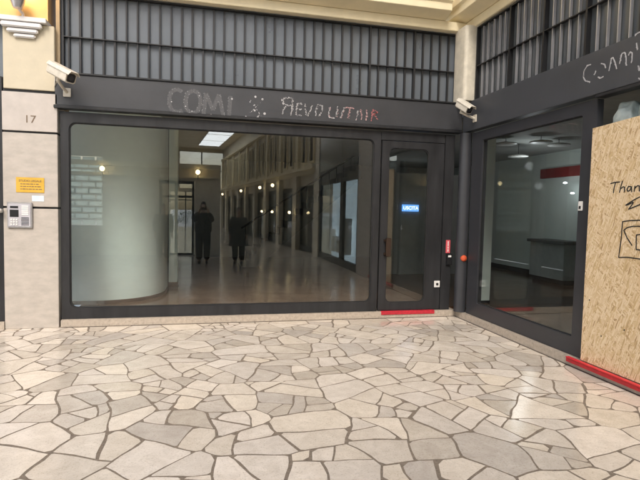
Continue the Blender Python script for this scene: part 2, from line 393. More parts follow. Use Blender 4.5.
# intercom
I = thing('intercom', 'silver door intercom panel with small dark screen fixed on the pillar', 'intercom', (-6.115, 0, 1.3))
x0, z1 = onF(7.5, 202); x1, z0 = onF(33, 228)
MB().box(x0, x1, -.028, 0, z0, z1).build('panel', M['steel'], I, bevel=.006)
w = x1-x0; h = z1-z0
MB().box(x0+.018, x1-.018, -.034, -.0285, z0+.018, z1-.018).build('face_plate', mat('pale lilac aluminium', (.55,.53,.56), .35, metal=.3), I, bevel=.002)
MB().box(x0+.04, x0+.13, -.038, -.0345, z1-.075, z1-.048).build('name_strip', M['black'], I)
MB().box(x0+.035, x0+.135, -.038, -.0345, z1-.185, z1-.095).build('screen', M['black'], I, bevel=.003)
for r in range(3):
    for c in range(3): MB().box(x0+.042+c*.03, x0+.064+c*.03, -.04, -.0345, z0+.035+r*.03, z0+.055+r*.03).build('button', M['white'], I, bevel=.002)
sg = MB()
for r in range(6): sg.box(x0+.165, x1-.035, -.0365, -.0345, z0+.035+r*.018, z0+.044+r*.018)
sg.build('speaker_grille', M['paint_blue'], I)
for r in range(5): MB().box(x0+.17, x1-.04, -.037, -.0345, z1-.055-r*.026, z1-.037-r*.026).build('name_label', M['white'], I)
pl = thing('plaque', 'small yellow plaque with brown lettering on the pillar above the intercom', 'plaque', (-5.99, 0, 1.75))
x0, z1 = onF(16, 177); x1, z0 = onF(44.5, 193)
MB().box(x0, x1, -.006, 0, z0, z1).build('plate', M['yellow'], pl, bevel=.002)
put_text('STUDIO LEGALE', .036, Matrix.Translation(((x0+x1)/2, -.0075, z1-.045)) @ FACE_F, M['brownink'], 'heading', pl, 1.0)
for k in range(3):
    ln = MB(); xx = x0+.05
    while xx < x1-.06:
        ww = R.uniform(.012,.04); ln.box(xx, xx+ww, -.0075, -.0062, z1-.088-k*.032, z1-.078-k*.032); xx += ww+.008
    ln.build('text_line', M['brownink'], pl)
x0, z1 = onF(32, 195.5); x1, z0 = onF(44, 201.5)
tag(MB().box(x0, x1, -.002, 0, z0, z1).build('sticker', M['sticker']), 'pale blue paper sticker between the yellow plaque and the intercom', 'sticker')
nb = MB().box(-6.36, -6.306, -.05, -.012, 1.485, 1.535); nb.tube([(-6.33,-.05,1.51),(-6.33,-.10,1.52)], .03, 10)
tag(nb.build('wall_bracket', M['white'], bevel=.004), 'small white bracket at the far left edge beside the intercom', 'bracket')

# neighbouring shop front at the far left
NS = thing('neighbour_shop_window', 'dark framed window of the next shop at the left edge of the photo', 'window', (-9.6, .1, 0))
o_ = rrect(-12.9, -6.31, .1, 3.18, .002); i_ = rrect(-12.6, -6.42, .28, 2.66, .06)
MB().ring(o_, i_, PF, .02, .14).build('frame', M['paint'], NS)
MB().box(-12.7, -6.40, .07, .08, .25, 2.7).build('glass', M['glass'], NS)
MB().box(-12.9, -6.31, .16, .20, .1, 4.4).build('backing', M['dark'], NS)
MB().box(-12.9, -6.31, .10, .13, 3.19, 4.4).build('upper_pane', M['frost'], NS)
tag(MB().box(-12.9, -6.31, -.01, .2, 0, .097).build('stone_sill', M['sill']), 'beige stone sill under the next shop at the far left', 'sill')

# ------------------------------------------------------------------ sills (plinths)
tag(MB().box(-5.655, .0, -.005, .26, 0, .099).build('stone_sill', M['sill'], bevel=.006), 'long beige stone sill under the big window and the door', 'sill')
MB().box(-5.655,.0,-.018,-.0055,-.01,.0022).build('mortar_joint', M['sill_joint'], bpy.data.objects['stone_sill.001'])
tag(MB().box(-.012, .26, -4.0, -.008, 0, .098).build('stone_sill', M['sill'], bevel=.006), 'beige stone sill running towards the viewer under the right window and board', 'sill')
MB().box(-.026,-.0125,-4.0,-.02,-.01,.0024).build('mortar_joint', M['sill_joint'], bpy.data.objects['stone_sill.002'])
x0, z = onF(381, 313); x1, z_ = onF(434, 314)
tag(MB().box(x0, x1, -.016, .03, .052, .108).build('red_strip', M['redtape'], bevel=.004), 'short red strip on the sill in front of the door', 'strip')
rs = thing('red_rail', 'red steel rail lying along the foot of the chipboard panel', 'rail', (-.04, -3.2, .06))
MB().box(-.052, -.014, -4.0, -2.50, .048, .0915).build('rail_body', M['red'], rs, bevel=.004)
MB().box(-.062, -.0135, -4.0, -2.505, .092, .102).build('rail_flange', mat('bright red paint', (.62,.03,.04), .35, var=.15, scale=18), rs, bevel=.003)

# ------------------------------------------------------------------ front window and door
W = thing('shop_window', 'big dark framed shop window with rounded corners left of the door', 'window', (-3.5, .06, .1))
o_ = rrect(-5.655, -1.292, .1, 2.80, .002); i_ = rrect(-5.55, -1.395, .245, 2.665, .085)
MB().ring(o_, i_, PF, .045, .115).build('frame', M['paint'], W, bevel=.004)
MB().ring(rrect(-5.552,-1.393,.243,2.667,.087), rrect(-5.538,-1.407,.257,2.653,.075), PF, .06, .085).build('gasket', M['gasket'], W)
MB().box(-5.545, -1.40, .070, .080, .25, 2.66).build('glass', M['glass'], W)
D = thing('shop_entrance', 'dark framed glass door with rounded pane and bronze handle', 'door', (-.78, .06, .1))
MB().ring(rrect(-1.275,-.268,.112,2.66,.002), rrect(-1.165,-.522,.228,2.555,.095), PF, .035, .085).build('door_leaf', M['paint'], D, bevel=.004)
MB().ring(rrect(-1.167,-.52,.226,2.557,.097), rrect(-1.153,-.534,.24,2.543,.085), PF, .045, .07).build('gasket', M['gasket'], D)
MB().box(-1.16, -.527, .054, .063, .235, 2.55).build('glass', M['glass'], D)
hd = MB().box(-1.205, -1.115, -.035, -.02, .935, 1.215).build('handle', M['bronze'], D, bevel=.008)
for z_ in (.96,1.16): MB().box(-1.215, -1.18, -.0205, .035, z_, z_+.03).build('handle_post', M['bronze'], hd)
x0, z1 = onF(435, 281); x1, z0 = onF(440.3, 287.5)
lk = MB().box(x0, x1, .018, .035, z0, z1).build('lock', M['white'], D, bevel=.004)
MB().lathe([(.02,0),(.02,.006),(.012,.007)], ((x0+x1)/2, .018, (z0+z1)/2), 14, Vector((0,-1,0))).build('keyhole', M['black'], lk)
tag(MB().box(-1.291, -.262, .04, .112, 2.668, 2.80).build('door_header', M['paint'], bevel=.003), 'dark header panel directly above the glass door', 'header')
tag(MB().box(-.258, -.10, .03, .13, .1, 2.80).build('door_jamb', M['paint'], bevel=.004), 'flat dark jamb between the glass door and the round corner post', 'jamb')
tag(MB().lathe([(.09,.0995),(.09,2.81)], (.0,-.115,0), 40).build('corner_post', M['paint_blue'], smooth=True), 'round slate grey post in the corner between both shop fronts', 'post')
kb = thing('key_switch', 'black key switch with a red sticker above it on the door jamb', 'switch', (-.17, .03, .8))
x0, z1 = onF(446, 240, .03); x1, z0 = onF(449.6, 253, .03)
rb = MB().box(x0, x1, .022, .03, z0, z1).build('sticker', mat('red sticker', (.62,.10,.12), .4), kb)
MB().box((x0+x1)/2-.008,(x0+x1)/2+.008,.0195,.0218,z0+.02,z0+.06).box((x0+x1)/2-.008,(x0+x1)/2+.008,.0195,.0218,z0+.07,z0+.10).box((x0+x1)/2-.008,(x0+x1)/2+.008,.0195,.0218,z0+.11,z1-.02).build('text_line', M['white'], rb)
x0, z1 = onF(446, 253.5, .03); x1, z0 = onF(451, 265, .03)
kk = MB().box(x0, x1, -.004, .03, z0, z1).build('switch_box', M['black'], kb, bevel=.005)
MB().box(x0+.02, x1-.02, -.008, -.0045, z1-.055, z1-.025).build('switch_lamp', M['white'], kk)
yb, zb = onR(464, 259, -.06)
bt = thing('push_button', 'round orange red push button beside the corner post', 'button', (-.03, -.25, .88))
x, z = onF(464, 258.5, -.23)
MB().lathe([(.05,0),(.05,.02),(.035,.035),(.03,.05),(.004,.055)], (x+.015,-.185,z), 18, Vector((-.5,-.85,0))).build('button_cap', M['orange'], bt, smooth=True)
MB().lathe([(.055,-.03),(.055,0)], (x+.015,-.185,z), 18, Vector((-.5,-.85,0))).build('button_base', M['black'], bt)

# ------------------------------------------------------------------ right window
RW = thing('shop_window', 'dark framed shop window on the right wall beside the chipboard panel', 'window', (.06, -1.45, .1))
MB().ring(rrect(-2.655,-.235,.1,2.80,.002), rrect(-2.455,-.52,.30,2.665,.012), PR, .04, .12).build('frame', M['paint_blue'], RW, bevel=.004)
MB().ring(rrect(-2.457,-.518,.298,2.667,.014), rrect(-2.445,-.53,.31,2.655,.01), PR, .058, .08).build('gasket', M['gasket'], RW)
MB().box(.066, .076, -2.45, -.525, .305, 2.66).build('glass', M['glass'], RW)
y0, z0 = onR(581, 206, .04)
sl = MB().box(.026, .04, y0-.03, y0+.03, z0-.05, z0+.05).build('latch', M['white'], RW, bevel=.004)
MB().box(.022, .0262, y0-.012, y0+.012, z0-.03, z0+.0).build('latch_bolt', M['black'], sl)

# ------------------------------------------------------------------ sign bands
def strokes_flecks(mb, pts, P, dens, size, d0, keep=.75):
    """ragged residue left along a letter stroke"""
    for a, b in zip(pts, pts[1:]):
        L = math.dist(a, b); n = max(2, int(L/size*dens))
        for k in range(n):
            if R.random() > keep: continue
            t = (k+R.random())/n; u = a[0]+(b[0]-a[0])*t+R.gauss(0,size*.22); v = a[1]+(b[1]-a[1])*t+R.gauss(0,size*.22)
            s = size*R.uniform(.35,1.0); an = math.atan2(b[1]-a[1], b[0]-a[0])+R.gauss(0,.35); el = R.uniform(1,2.2)
            q = []
            for j in range(6):
                r = s*.5*R.uniform(.7,1.2); x = r*el*math.cos(j*PI/3); y = r*math.sin(j*PI/3)
                q.append((u+x*math.cos(an)-y*math.sin(an), v+x*math.sin(an)+y*math.cos(an)))
            mb.add([P(x,y,d0) for x, y in q]+[P(x,y,d0+.003) for x, y in q], [(0,1,2,3,4,5),(11,10,9,8,7,6)]+[(j,6+j,6+(j+1)%6,(j+1)%6) for j in range(6)])
def ribbon(mb, pts, wdt, P, d0, d1):
    for a, b in zip(pts, pts[1:]):
        L = math.dist(a,b)
        if L < 1e-5: continue
        d0 -= .00017; d1 -= .00017
        nx, ny = -(b[1]-a[1])/L*wdt/2, (b[0]-a[0])/L*wdt/2
        q = [(a[0]+nx,a[1]+ny),(b[0]+nx,b[1]+ny),(b[0]-nx,b[1]-ny),(a[0]-nx,a[1]-ny)]
        mb.add([P(x,y,d0) for x, y in q]+[P(x,y,d1) for x, y in q], [(0,1,2,3),(7,6,5,4)]+[(j,4+j,4+(j+1)%4,(j+1)%4) for j in range(4)])
def arc(cx, cy, rx, ry, a0, a1, n=12): return [(cx+rx*math.cos(math.radians(a0+(a1-a0)*k/n)), cy+ry*math.sin(math.radians(a0+(a1-a0)*k/n))) for k in range(n+1)]
S = thing('sign_band', 'long dark fascia above the window with the ghost letters of a removed sign', 'fascia', (-2.8, 0, 2.83))
MB().box(-5.70, -.012, 0, .118, 2.872, 3.262).build('panel', M['paint_band'], S, bevel=.004)
MB().box(-5.712, -.008, -.03, .118, 2.828, 2.869).build('lower_lip', M['paint'], S, bevel=.005)
MB().box(-5.712, -.008, -.018, .118, 3.264, 3.288).build('upper_lip', M['paint'], S, bevel=.005)
def fpx(pts): return [onF(*q) for q in pts]
ghost = [ [(182,91.5),(177,89.2),(172,91),(169.3,97),(169.5,105),(172,110.5),(178,112.3),(182.5,110.5)],
          [(193,90.5),(187.5,93.5),(185.5,101),(186.5,109),(191,113.3),(197,112),(200.3,106),(200.5,98),(198,92.5),(193,90.5)],
          [(203.5,115),(206,93.5),(213,110),(219,94.5),(223.5,116.5)],
          [(230.5,96),(229,117.2)] ]
gm = MB(); gb = MB()
for s_ in ghost:
    q = fpx(s_); ribbon(gb, q, .052, PF, -.0009, .004); strokes_flecks(gm, [(a+.02,b) for a, b in q], PF, .8, .014, -.003, .3); strokes_flecks(gm, [(a-.024,b+.01) for a, b in q], PF, .7, .012, -.003, .3)
gb.build('ghost_lettering', M['ghost'], S); gm.build('glue_residue', mat('grey glue residue', (.19,.19,.195), .7, var=.3, scale=40), S)
spot_no = 0
dots = MB()
for px, py, r in ((255.5,96.8,.016),(262.5,99.3,.015),(254.7,110.6,.014),(264.6,113.7,.018),(232,99,.014),(199.3,95.8,.009),(185.6,106.3,.009),(257,88,.014),(260.8,90.3,.013),(187.9,82.5,.013),(211,114.7,.010),(254.6,105,.009),(250,102,.008),(192,111.3,.009),(171.5,101.7,.009)):
    if py < 91: continue
    x, z = onF(px, py); MB().lathe([(r,0),(r*.8,.003)], (x,0,z), 9, Vector((0,-1,0))).build('paint_spot', M['residue'], S)
q = fpx([(244.5,116.3),(247,117.8),(250.5,118.2),(253,118.2)]); strokes_flecks(dots, q, PF, 2.2, .03, -.003, .95)
q = fpx([(256.5,118.2),(258.5,116.5),(260,114)]); strokes_flecks(dots, q, PF, 2, .024, -.003, .9)
q = fpx([(250,100),(262,117)]); strokes_flecks(dots, q, PF, .7, .012, -.003, .5)
q = fpx([(264,99),(250,113)]); strokes_flecks(dots, q, PF, .7, .012, -.003, .5)
dots.build('glue_residue', M['residue'], S)
RV = ((0,'residue',[[(292.5,98.5),(286,97.8),(282.2,99.8),(283.8,103.5),(288,105.6),(291.6,105.8)],[(286,105.5),(283.2,110.5),(282.6,114.2)],[(292.7,98.7),(291.2,115)]]),
 (1,'residue',[[(302.8,103.8),(297,103.6),(296,114.6),(301.6,115.2)],[(297,109),(301,109.4)]]),
 (2,'residue',[[(304.8,104.6),(306.6,115.6)],[(312.6,105.2),(307.6,115.8)]]),
 (3,'residue',[[(321.6,105.4),(317.8,105),(315.8,110),(316.2,115.6)],[(322.6,106),(321.8,111.5),(319.2,115.8)]]),
 (4,'residue',[[(329.6,106.4),(328.4,116.6),(333.4,118.2)]]),
 (5,'residue',[[(337.6,107),(336.4,116.6)],[(344.2,107.4),(340.2,117.8)]]),
 (6,'residue_pink',[[(345.8,107.2),(353.6,108.2)],[(349.8,108),(347.8,118.6)]]),
 (7,'residue',[[(357.2,109.5),(357.6,114),(355.8,119.4)]]),
 (8,'residue_pink',[[(360.6,108.8),(361.6,119.2)],[(366.6,109.4),(366.2,119.6)]]),
 (9,'residue_red',[[(372.6,109.6),(371.4,120)],[(372.6,109.8),(377.6,112),(373.6,114.8),(378.2,120.2)]]))
R.seed(21)
for k, m, ss in RV:
    lt = MB()
    for s_ in ss: strokes_flecks(lt, fpx(s_), PF, 2.2, .021, -.003, .9)
    lt.build('letter_residue', M[m], S)
    lt = MB()
    for s_ in ss: strokes_flecks(lt, [(a+.012,b-.004) for a, b in fpx(s_)], PF, .8, .014, -.0034, .6)
    if m != 'residue_red': lt.build('letter_residue', M['residue_pink' if k > 3 else 'ghost'], S)

S2 = thing('sign_band', 'dark fascia on the right wall with white outlines of removed letters', 'fascia', (0, -2.1, 2.83))
MB().box(0, .118, -4.05, -.010, 2.835, 3.275).build('panel', mat('slate sheet metal', (.056,.059,.066), .42, var=.12, scale=2), S2, bevel=.004)
def rpx(pts): return [onR(*q) for q in pts]
lets = ([[(591,64.5),(587.5,65.5),(584,71),(583.4,77),(585.5,81),(590,81.8)]],
        [[(596,71),(594.4,75)],[(598,77),(600.5,78.2),(603.5,76.5)],[(601,63.5),(604.5,64.2),(605.8,68)]],
        [[(609,71),(611.5,58.5),(613,57.5),(615,62),(616.8,69)]],
        [[(619.5,64),(622,53.5),(624.8,52.4),(626.2,57),(626.2,65.5)]],
        [[(628.5,55.5),(630,52),(632.3,52.8),(632,60)],[(632,60),(631.2,63)]],
        [[(635,36),(637,33.5),(640,32)],[(636.5,43),(637.5,50)],[(638.5,66),(639.8,70)],[(638.5,78),(640,79.5)]])
for L_ in lets:
    lt = MB()
    for s_ in L_:
        ribbon(lt, rpx(s_), .011, PR, -.002, .002); strokes_flecks(lt, rpx(s_), PR, 1.5, .016, -.003, .6)
    lt.build('letter_outline', M['residue'], S2)
tag(MB().box(.0, .118, -4.05, -2.66, 2.802, 2.832).build('soffit_strip', M['paint'], bevel=.003), 'dark strip under the right fascia above the open gap', 'strip')

# ------------------------------------------------------------------ barred transoms
def transom(name, label, P, u0, u1, us, thick, d, zb, zt, zm, pane_m, bar_m, thick_m, origin, barw):
    T = thing(name, label, 'grille', origin)
    MB().ring(rrect(u0,u1,zb,zt,.002), rrect(u0+.022,u1-.022,zb+.014,zt-.016,.002), P, d-.03, d+.05).build('frame', M['ironbar'], T)
    o = None; proto = None
    for i, u in enumerate(us):
        if i in thick: MB().add([P(*q) for q in ((u-.014,zb+.01,d-.03),(u+.014,zb+.01,d-.03),(u+.014,zb+.01,d+.03),(u-.014,zb+.01,d+.03),(u-.014,zt-.02,d-.03),(u+.014,zt-.02,d-.03),(u+.014,zt-.02,d+.03),(u-.014,zt-.02,d+.03))], [(0,3,2,1),(4,5,6,7),(0,1,5,4),(1,2,6,5),(2,3,7,6),(3,0,4,7)]).build('mullion', thick_m, T)
        else:
            uu = u+R.gauss(0,.002); w2 = barw*R.uniform(.85,1.15)/2
            MB().add([P(*q) for q in ((uu-w2,zb+.015,d-.012),(uu+w2,zb+.015,d-.012),(uu+w2,zb+.015,d+.02),(uu-w2,zb+.015,d+.02),(uu-w2,zt-.025,d-.012),(uu+w2,zt-.025,d-.012),(uu+w2,zt-.025,d+.02),(uu-w2,zt-.025,d+.02))], [(0,3,2,1),(4,5,6,7),(0,1,5,4),(1,2,6,5),(2,3,7,6),(3,0,4,7)]).build('bar', bar_m, T)
    MB().add([P(*q) for q in ((u0+.02,zm-.006,d-.031),(u1-.02,zm-.006,d-.031),(u1-.02,zm-.006,d+.02),(u0+.02,zm-.006,d+.02),(u0+.02,zm+.006,d-.031),(u1-.02,zm+.006,d-.031),(u1-.02,zm+.006,d+.02),(u0+.02,zm+.006,d+.02))], [(0,3,2,1),(4,5,6,7),(0,1,5,4),(1,2,6,5),(2,3,7,6),(3,0,4,7)]).build('rail', M['ironbar'], T)
    pn = MB(); e = [u0]+sorted(us)+[u1]
    for a, b in zip(e, e[1:]):
        j = R.uniform(0,.005); k = R.uniform(0,.005)
        pn.add([P(*q) for q in ((a,zb,d+.026+j),(b,zb,d+.026+k),(b,zt,d+.026+k),(a,zt,d+.026+j),(a,zb,d+.036+j),(b,zb,d+.036+k),(b,zt,d+.036+k),(a,zt,d+.036+j))], [(0,1,2,3),(7,6,5,4),(0,4,5,1),(1,5,6,2),(2,6,7,3),(3,7,4,0)])
    pn.build('pane', pane_m, T)
    return T
us = [-.075-.1408*k for k in range(1, 40)]
transom('transom_grille', 'long barred transom with pale frosted panes above the big window', PF, -5.64, -.075, us, {4,9}, .13, 3.27, 4.33, 3.765, M['frost'], M['ironbar'], M['ironbar'], (-2.85,.13,3.27), .023)
us = [-.26-.1365*k for k in range(1, 28)]
transom('transom_grille', 'barred transom with fins coloured pale for their glint, above the right fascia', PR, -4.05, -.26, us, {5,10,15,20,25}, .06, 3.27, 4.33, 3.765, M['frost_dark'], M['glint_fin'], M['ironbar'], (.06,-2.1,3.27), .0125)

# corner pilaster, beams and cornices
cp = rrect(-.135,.075,-.245,.12,.055)
tag(MB().prism(cp, 'z', 3.277, 4.36).build('corner_pilaster', M['pilaster'], smooth=True), 'short cream pilaster in the corner between both barred transoms', 'pilaster')
C1 = thing('cornice', 'cream cornice running above the long front transom', 'cornice', (-5.5,0,4.34))
MB().box(-13.0, -.0, 0, .45, 4.345, 4.475).build('beam', M['cornice'], C1, bevel=.006)
prof = [(.45,4.478),(-.012,4.478),(-.195,4.548),(-.20,4.556),(-.20,4.65),(-.23,4.68),(-.23,4.78),(.45,4.78)]
MB().prism(prof, 'x', -13.0, -.35).build('moulding', M['cornice'], C1)
MB().box(-13.0, .0, .1, .5, 4.785, 6.8).build('upper_wall', M['cornice'], C1)
C2 = thing('cornice', 'cream cornice running towards the viewer above the right transom', 'cornice', (0,-5,4.34))
MB().box(0.0, .45, -10.0, .45, 4.347, 4.477).build('beam', M['cornice'], C2, bevel=.006)
MB().prism([(a if a > 0 else a*1.0, b+.0015) for a, b in prof], 'y', -10.0, .45).build('moulding', M['cornice'], C2)
MB().box(.1, .5, -10.0, .5, 4.787, 6.8).build('upper_wall', M['cornice'], C2)

# ------------------------------------------------------------------ chipboard panel, graffiti, sacks
B = thing('chipboard_panel', 'large yellow chipboard panel closing the next shop front on the right', 'board', (-.01,-3.3,.1))
b_ = MB().prism([(-2.662,.1085),(-2.662,2.495),(-4.0,2.565),(-4.0,.1085)], 'x', -.008, .016).build('board', M['osb'], B)
def mark(pts, w=.012):
    mb = MB(); ribbon(mb, rpx(pts), w, PR, -.0105, -.0078)
    for q in rpx(pts): mb.lathe([(w/2,0),(w/2,.0024)], (-.0080,q[0],q[1]), 8, Vector((-1,0,0)))
    return mb
gr = [ [(611.5,183.6),(615.2,182.4),(620.4,182.0)], [(616.5,182.3),(615.0,187.5),(614.2,192.6)],
       [(623.3,181.2),(621.6,187),(620.4,192.4)], [(620.9,189.5),(623.8,186.8),(625.5,187.2),(625.3,191.8)],
       [(632.1,186.8),(629.4,186.4),(627.8,189.2),(628.7,191.4),(630.9,190.2),(632.4,186.8),(632.6,191.6)],
       [(635.8,186.2),(635.0,191.4)], [(635.5,188.4),(638.5,185.6),(640.2,186),(640.2,191)],
       [(640.5,197.0),(635,199.8),(626.5,205.2),(629.5,204.5),(634,202.2),(633.5,204),(629.5,209.3),(641,204.5)],
       [(624.2,221.5),(630,220.6),(641,220.2)], [(623.4,221.6),(622.2,238),(619.5,257.5)], [(619.5,257.5),(628,257.2),(641,259)],
       [(624.6,230.2),(628,227.6),(634,226.2),(641,226.4)], [(624.6,230.2),(628,238),(632.8,245.2)],
       [(637.2,235),(637,249.5),(641,250)], [(637.2,235),(641,234.4)] ]
for s_ in gr: mark(s_, .010).build('graffiti_stroke', M['marker'], B)
nl = MB()
for px, py in ((601.8,336),(590,300),(625,330)):
    q = onR(px, py); nl.lathe([(.008,0),(.006,.003)], (-.008,q[0],q[1]), 8, Vector((-1,0,0)))
nl.build('nail_head', M['black'], B)
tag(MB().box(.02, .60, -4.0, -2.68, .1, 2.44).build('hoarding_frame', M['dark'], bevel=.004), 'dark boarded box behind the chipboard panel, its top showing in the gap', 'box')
tag(MB().box(.65, .70, -4.05, -2.66, .1, 3.3).build('gap_back_wall', M['dark']), 'wall at the back of the open gap above the chipboard, its shade painted black', 'wall')  # shade of the recess put into a near-black colour
def sack(label, c, s, rz):
    bm = bmesh.new(); bmesh.ops.create_icosphere(bm, subdivisions=4, radius=1)
    for v in bm.verts:
        p = v.co; n = .08*math.sin(5*p.x+3*p.z+c[1]*9)+.05*math.sin(9*p.y-4*p.x+c[1])+.04*math.sin(13*p.z+7*p.y)
        v.co = p*(1+n); v.co.x = math.copysign(abs(v.co.x)**.75, v.co.x); v.co.y = math.copysign(abs(v.co.y)**.7, v.co.y); v.co.z = max(v.co.z,-.72)
    bmesh.ops.scale(bm, vec=s, verts=bm.verts); zmin = min(v.co.z for v in bm.verts)
    bmesh.ops.rotate(bm, cent=(0,0,0), matrix=Matrix.Rotation(rz,3,'Z'), verts=bm.verts); bmesh.ops.translate(bm, vec=(c[0],c[1],c[2]-zmin), verts=bm.verts)
    for f in bm.faces: f.smooth = True
    me = bpy.data.meshes.new('plastic_sack'); bm.to_mesh(me); bm.free(); me.materials.append(M['sack'])
    return tag(link('plastic_sack', me), label, 'sack', 'sacks stored above the chipboard panel')
sack('pale green sack above the board, the one nearest the right window', (.24,-2.86,2.44), (.13,.125,.17), .2)
sack('pale green sack above the board, second from the right window', (.26,-3.15,2.44), (.14,.15,.175), -.3)
sack('pale green sack above the board at the right edge of the photo', (.25,-3.46,2.44), (.14,.14,.18), .5)
tag(MB().tube([(.35,-2.745,2.44),(.35,-2.745,2.62)], [.05,.045], 14).build('paint_tin', mat('reddish tin', (.30,.11,.08), .5)), 'small reddish tin beside the sacks above the board', 'tin')

# ------------------------------------------------------------------ security cameras
def cctv(label, rear, front, mount, r=.052):
    """bullet camera from its rear centre to its front centre, arm to a plate on the wall"""
    T = thing('security_camera', label, 'security camera', mount, 'bullet cameras above the shop fronts')
    a, b = Vector(rear), Vector(front); t = (b-a).normalized(); s_ = t.cross(Vector((0,0,1))).normalized(); u = s_.cross(t)
    def sec(p, k, lift=0): return [p+s_*x*k+u*(z*k+lift) for x, z in ((-1,-.75),(-.7,-1),(.7,-1),(1,-.75),(1,.7),(.6,1.0),(-.6,1.0),(-1,.7))]
    mb = MB(); L = [sec(a,r*.86),sec(a+t*.02,r),sec(b,r)]; vs = [tuple(q) for l_ in L for q in l_]
    fs = [tuple(range(8))[::-1], tuple(range(16,24))]+[(i*8+j,i*8+(j+1)%8,(i+1)*8+(j+1)%8,(i+1)*8+j) for i in range(2) for j in range(8)]
    mb.add(vs, fs).build('housing', M['camwhite'], T, bevel=.003)
    mb = MB(); c0, c1 = a-t*.005, b+t*.05
    pr = ((-1.12,.55),(-.75,1.14),(.75,1.14),(1.12,.55)); q0 = [c0+s_*x*r+u*z*r for x, z in pr]; q1 = [c1+s_*x*r+u*z*r for x, z in pr]
    q2 = [p+u*.006 for p in q0]; q3 = [p+u*.006 for p in q1]
    mb.add([tuple(p) for p in q0+q1+q2+q3], [(0,1,5,4),(1,2,6,5),(2,3,7,6),(8,12,13,9),(9,13,14,10),(10,14,15,11),(0,8,9,1),(1,9,10,2),(2,10,11,3),(4,5,13,12),(5,6,14,13),(6,7,15,14),(0,4,12,8),(3,11,15,7)]).build('sun_shield', M['camwhite'], T)
    mb = MB(); f = [tuple(p) for p in sec(b+t*.003, r*.78)]+[tuple(p) for p in sec(b+t*.006, r*.74)]
    fr_ = mb.add(f, [tuple(range(8)), tuple(range(8,16))]+[(j,(j+1)%8,8+(j+1)%8,8+j) for j in range(8)]).build('front_window', M['black'], T)
    MB().lathe([(r*.42,0),(r*.40,.006),(r*.1,.008)], b+t*.006, 16, t).build('lens', M['paint_blue'], fr_, smooth=True)
    m = Vector(mount); mid = a.lerp(b,.42)-u*r
    MB().tube([mid+u*.01, mid-u*.035, (mid-u*.05).lerp(m,.5), m], [.022,.022,.017,.02], 10).build('arm', M['camwhite'], T, smooth=True)
    return T, u
T, u = cctv('ivory bullet camera on the fascia beside the stone pillar', (-5.69,-.17,3.285), (-5.405,-.44,3.115), (-5.555,-.004,3.03), .066)
MB().box(-5.60,-5.51,-.022,-.002,2.975,3.085).build('mounting_plate', M['camwhite'], T, bevel=.004)
x, z = onF(472.5, 118.5, -.30)
T, u = cctv('ivory bullet camera in the corner under the cream pilaster', (-.225,-.27,3.215), (-.165,-.48,3.08), (-.006,-.36,2.99), .058)
MB().box(-.018,-.001,-.405,-.315,2.94,3.045).build('mounting_plate', M['camwhite'], T, bevel=.004)
tag(MB().tube([(-5.655,-.012,3.20),(-5.70,-.01,3.10),(-5.69,-.01,3.3),(-5.72,-.02,3.36)], .007, 6).build('cable', M['camwhite'], smooth=True), 'thin pale cable curling behind the left bullet camera', 'cable')

# ------------------------------------------------------------------ shop interior
fl = MB().box(-5.64, 5.6, .27, 9.2, -.05, .098); fl.box(.27, 5.6, -4.2, .268, -.05, .097)
fl.build('shop_floor', M['ifloor'])['kind'] = 'structure'
tag(MB().box(-5.9, 5.6, .16, 9.2, 3.10, 3.2).box(.14, 5.6, -4.2, .155, 3.10, 3.2).build('shop_ceiling', M['iceil']), 'grey ceiling inside the empty shop', 'ceiling')
cw = thing('curved_wall', 'white curved wall inside the shop at the left of the big window', 'curved wall', (-5.3,1.8,.1))
path = [(-5.9,1.06),(-5.62,1.07)]+[(-5.42+.93*math.sin(math.radians(a)), 2.06-.98*math.cos(math.radians(a))) for a in range(4, 91, 4)]+[(-4.49,2.55)]
inner = [(x-.12, y+.14) for x, y in path]
MB().prism(path+inner[::-1], 'z', .099, 3.095).build('wall_face', M['iwall'], cw, smooth=True)
MB().prism([(x+.012,y-.012) for x, y in path]+[(x-.002,y+.002) for x, y in path][::-1], 'z', .0985, .155).build('skirting', M['skirting'], cw)
def iwall(label, x0, x1, y0, y1, z0, z1, m, name='interior_wall', cat='wall'):
    return tag(MB().box(x0,x1,y0,y1,z0,z1).build(name, M[m]), label, cat)
T = thing('interior_pillar', 'slim white pillar inside the shop just right of the curved wall', 'pillar', (-4.41,2.9,.1))
MB().box(-4.485,-4.33,2.72,3.1,.099,3.09).build('shaft', M['iwall'], T, bevel=.004); MB().box(-4.495,-4.32,2.71,3.11,.0985,.19).build('skirting', M['skirting'], T)
T = thing('interior_pillar', 'pale blue green pillar behind the left side of the right window', 'pillar', (.79,.62,.1))
MB().box(.665,.90,.50,.80,.099,3.09).build('shaft', M['iwall'], T, bevel=.004); MB().box(.66,.905,.495,.805,.0985,.14).build('skirting', M['dark'], T)
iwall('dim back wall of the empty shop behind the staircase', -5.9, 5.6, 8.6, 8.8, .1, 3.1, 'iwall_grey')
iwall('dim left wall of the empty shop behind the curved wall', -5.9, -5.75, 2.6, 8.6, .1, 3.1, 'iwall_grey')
iwall('pale far wall seen through the right window', 4.25, 4.4, -4.2, 8.6, .1, 3.1, 'iwall')
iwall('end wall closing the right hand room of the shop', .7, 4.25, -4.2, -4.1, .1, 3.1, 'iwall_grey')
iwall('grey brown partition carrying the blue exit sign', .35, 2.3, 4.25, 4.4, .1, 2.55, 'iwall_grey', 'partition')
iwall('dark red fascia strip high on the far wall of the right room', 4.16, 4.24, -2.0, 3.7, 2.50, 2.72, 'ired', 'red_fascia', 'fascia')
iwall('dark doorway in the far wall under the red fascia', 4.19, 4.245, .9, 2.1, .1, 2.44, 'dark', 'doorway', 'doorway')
T = thing('cabinet', 'pale cabinet with a grey top against the far wall of the right room', 'cabinet', (3.95,2.75,.1))
